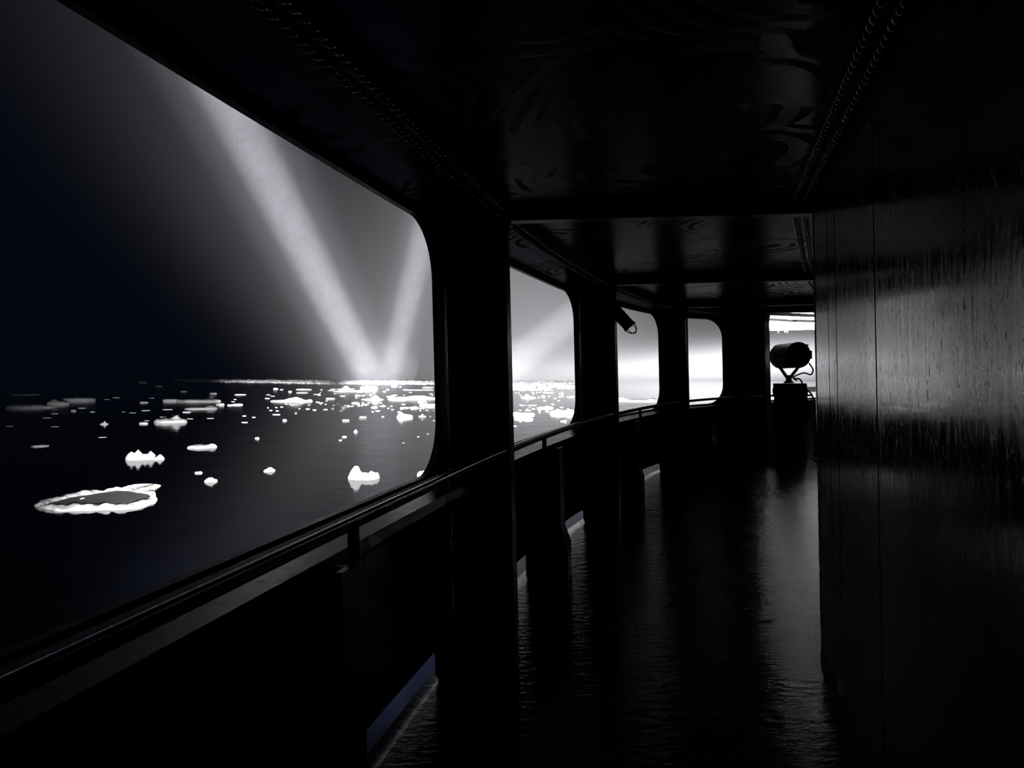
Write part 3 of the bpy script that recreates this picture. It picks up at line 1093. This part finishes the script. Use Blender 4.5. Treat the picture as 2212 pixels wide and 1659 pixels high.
# a few more chips filling the band of drift ice
for i in range(95):
    u = 560 + 390 * rng.random() ** 0.7
    v = rng.choice((rng.uniform(840, 860), rng.uniform(858, 890), rng.uniform(868, 886)))
    w_ = rng.uniform(2.2, 7)
    SMALL1.append((u, u + w_, v, rng.uniform(0.8, 1.8)))
for i in range(30):
    u = rng.uniform(1112, 1238)
    SMALL3.append((u, u + rng.uniform(1.5, 5), rng.choice((rng.uniform(846, 862), rng.uniform(873, 892))), rng.uniform(0.8, 1.6)))
for lst, lab, grp in ((SMALL1, 'small white ice chip in the crowded drift below the light shafts', 'ice chips below the light shafts'),
                      (SMALL2, 'small grey ice chip in the dim scattered drift at left', 'ice chips in the dim drift at left'),
                      (SMALL3, 'small ice chip seen through the second or third opening', 'ice chips seen through the far openings')):
    for u0, u1, v, h in lst:
        o = place_floe('ice_chip', u0, u1, v, h * 0.6, rng=rng, thin=True)
        if lst is SMALL1:
            band = 'nearest the far ice line,' if v < 848 else 'in the upper part' if v < 862 else 'in the middle' if v < 880 else 'along the lower edge' if v < 898 else 'below the crowd, in open water,'
            side = 'left of' if u0 < 700 else 'just left of' if u0 < 780 else 'straight below' if u0 < 860 else 'right of'
            tag(o, 'small white ice chip ' + band + ' ' + side + ' the light shafts', 'ice chip', 'white ice chips ' + band.strip(',') + ' ' + side + ' the shafts')
        elif lst is SMALL2:
            band = 'upper' if v < 872 else 'lower'
            side = 'far left' if u0 < 200 else 'left' if u0 < 360 else 'central' if u0 < 480 else 'right-hand'
            tag(o, 'small grey ice chip in the ' + side + ' part of the dim drift, ' + band + ' scatter', 'ice chip', side + ' ' + band + ' chips of the dim drift')
        elif u0 > 1300:
            tag(o, 'single small ice chip seen through the third opening', 'ice chip')
        else:
            band = 'upper' if v < 868 else 'middle' if v < 886 else 'lower'
            side = 'left' if u0 < 1150 else 'middle' if u0 < 1190 else 'right'
            tag(o, 'small ice chip in the second opening, ' + band + ' water, ' + side + ' third', 'ice chip', 'chips in the second opening, ' + band + ' ' + side)

# the large floe with a grey slush pond, outline taken from its corners on the water
OUTL = [(90, 660), (100, 635), (160, 615), (250, 598), (310, 595), (330, 572), (400, 555), (560, 530), (740, 512), (800, 520), (960, 490), (1060, 492), (1100, 490), (1130, 472), (1190, 485), (1220, 452), (1290, 438), (1360, 432), (1420, 430), (1435, 448), (1380, 470), (1350, 490), (1385, 540), (1380, 560), (1415, 580), (1400, 610), (1340, 640), (1270, 665), (1190, 692), (1000, 700), (800, 705), (600, 708), (420, 715), (290, 715), (170, 690), (110, 685)]
POND = [(200, 660), (290, 625), (460, 580), (750, 535), (960, 500), (1090, 510), (1180, 525), (1300, 540), (1340, 570), (1300, 600), (1200, 600), (1130, 630), (1070, 655), (940, 655), (740, 648), (640, 660), (450, 660), (340, 675), (230, 672)]


def resamp(pts, n, start):
    q = [Vector((60 + x / 5.027, 960 + y / 5.027 + 2)) for x, y in pts]
    q = [on_sea(p_.x, p_.y)[0] for p_ in q]
    q = q[start:] + q[:start]
    q.append(q[0])
    l = [0]
    for a_, b_ in zip(q, q[1:]): l.append(l[-1] + (b_ - a_).length)
    out = []
    j = 0
    for i in range(n):
        s = l[-1] * i / n
        while l[j + 1] < s: j += 1
        out.append(q[j].lerp(q[j + 1], (s - l[j]) / max(1e-9, l[j + 1] - l[j])))
    return out


NR = 220
A_ = resamp(OUTL, NR, 0)
B0 = resamp(POND, 400, 0)
cen = sum(B0, Vector()) / len(B0)
# match every rim point with the nearest pond point, kept in order
B_ = [min(B0, key=lambda q: (q - a_).length) for a_ in A_]
for _ in range(3): B_ = [(B_[i - 1] + B_[i] * 2 + B_[(i + 1) % NR]) / 4 for i in range(NR)]
root = empty('ice_floe')
root.matrix_world = MS @ Matrix.Translation(cen)
tag(root, 'largest floe in the lower left, white rim around a grey slush pond', 'ice floe')
bm = bmesh.new()
rings = []
for f, z in ((0, -0.3), (0.0, 0.10), (0.12, 0.26), (0.45, 0.36), (0.8, 0.30), (1.0, 0.12)):
    ring = []
    for i in range(NR):
        p_ = A_[i].lerp(B_[i], f) - cen
        p_ = p_ + Vector((noise.noise(p_ * 0.9 + Vector((5, 0, 0))), noise.noise(p_ * 0.9 + Vector((0, 9, 0))), 0)) * 0.35 * (0.4 if f == 1 else 1)
        zz = z
        if 0 < f < 1:
            zz = z * (1 + 0.9 * noise.noise(p_ * 0.8) + 0.5 * noise.noise(p_ * 2.2))
        ring.append(bm.verts.new((p_.x, p_.y, zz)))
    rings.append(ring)
for a_, b_ in zip(rings, rings[1:]):
    for k in range(NR): bm.faces.new((a_[k], a_[(k + 1) % NR], b_[(k + 1) % NR], b_[k]))
mesh('snow_rim', bm, M_ICE, root, smooth=True)
bm = bmesh.new()
vs = [bm.verts.new((q.x - cen.x, q.y - cen.y, 0.13)) for q in B0]
bm.faces.new(vs)
bmesh.ops.triangulate(bm, faces=bm.faces[:])
o = mesh('slush_pond', bm, M_POND, root)
o['label'] = 'flat grey slush inside the white rim'
c2, d2 = on_sea(60 + 590 / 5.027, 960 + 602 / 5.027)
bm = floe_bm(rng, 0.4, 0.6, 0.10)
o = mesh('snow_patch', bm, M_ICE, root, smooth=True)
o.location = c2 - cen + Vector((0, 0, 0.12))
# loose slab at its far end
# far pack ice: nobody could count it
bm = bmesh.new()
def lump(bm, c, w, d, h, seg=7):
    ph = rng.random() * 6
    base_ = [bm.verts.new(c + Vector((math.cos(ph + 6.283 * k / seg) * w * 0.5 * rng.uniform(0.75, 1.15), math.sin(ph + 6.283 * k / seg) * d * 0.5 * rng.uniform(0.75, 1.15), -0.1))) for k in range(seg)]
    top_ = [bm.verts.new(c + (q.co - c) * rng.uniform(0.55, 0.8) + Vector((0, 0, h * rng.uniform(0.6, 1.1)))) for q in base_]
    for k in range(seg): bm.faces.new((base_[k], base_[(k + 1) % seg], top_[(k + 1) % seg], top_[k]))
    bm.faces.new(top_)
for i in range(2600):
    u = rng.uniform(380, 960) if i % 3 else rng.uniform(960, 1260)
    v = (820.5 + 3.5 * (u - 380) / 560) + rng.uniform(0, 7) * min(1, 0.35 + (u - 380) / 500)
    if u > 1100:
        v = rng.uniform(824, 844) if u < 1195 else rng.uniform(824, 840)
        if rng.random() < 0.3: continue
    elif rng.random() > 0.35 + (u - 380) / 450: continue
    c, dist = on_sea(u, v)
    m = dist / FPX
    w_ = m * rng.uniform(3, 14)
    lump(bm, c, w_, w_ * rng.uniform(1, 3), m * rng.uniform(0.6, 2.2))
o = mesh('pack_ice', bm, M_ICE)
o.matrix_world = MS
tag(o, 'thin bright line of broken pack ice along the horizon', 'pack ice', kind='stuff')

# ------------------------------------------------------------------ lit mist: the air each search beam passes through, with its lamp
M_MIST = bpy.data.materials.new('thin_snow_mist')
M_MIST.use_nodes = True
t = M_MIST.node_tree
t.nodes.clear()
vs_ = t.nodes.new('ShaderNodeVolumeScatter')
vs_.inputs['Density'].default_value = SIGMA
vs_.inputs['Color'].default_value = (0.90, 0.92, 1.0, 1)
mo = t.nodes.new('ShaderNodeOutputMaterial')
t.links.new(vs_.outputs[0], mo.inputs['Volume'])


def cone(name, src, d, half, length, label, mat=M_MIST, z_in=2.0):
    bm = bmesh.new()
    tube(bm, [(0, 0, z_in), (0, 0, length)], [math.tan(half) * z_in, math.tan(half) * length], 48)
    o = mesh(name, bm, mat)
    o.location = src
    o.rotation_euler = d.to_track_quat('Z', 'Y').to_euler()
    tag(o, label, 'light shaft', kind='stuff')
    return o


shafts = []
for bdef in BEAMS:
    d1 = heading(*bdef['vp'])
    d2 = heading(*bdef['via'])
    off = (d2 - d1 * d2.dot(d1)).normalized() * bdef['D']
    src = CAM + off - d1 * bdef['back']
    big = max(l[0] for l in bdef['layers'])
    shafts.append(cone('lit_mist', src, d1, R(big / 2) * 1.02, 600, bdef['label']))
    for size, pw in bdef['layers']:
        spot('search_lamp', src, d1, size, pw, radius=0.05)
cone('lit_mist', SEARCH_POS, SEARCH_DIR, R(1.6) * 1.02, 600, 'level band of lit mist ahead of the searchlight beyond the far openings', z_in=1.0)
spot('search_lamp', SEARCH_POS, SEARCH_DIR, 3.2, 1.2e9, radius=0.05)

# the first two shafts run into one body of mist where they meet
bpy.context.view_layer.update()
md = shafts[0].modifiers.new('join', 'BOOLEAN')
md.operation = 'UNION'
md.solver = 'EXACT'
md.object = shafts[1]
dg = bpy.context.evaluated_depsgraph_get()
me = bpy.data.meshes.new_from_object(shafts[0].evaluated_get(dg))
shafts[0].modifiers.clear()
shafts[0].data = me
bpy.data.objects.remove(shafts[1])
shafts[0]['label'] = 'two tall shafts of lit mist rising in a V in the nearest opening'
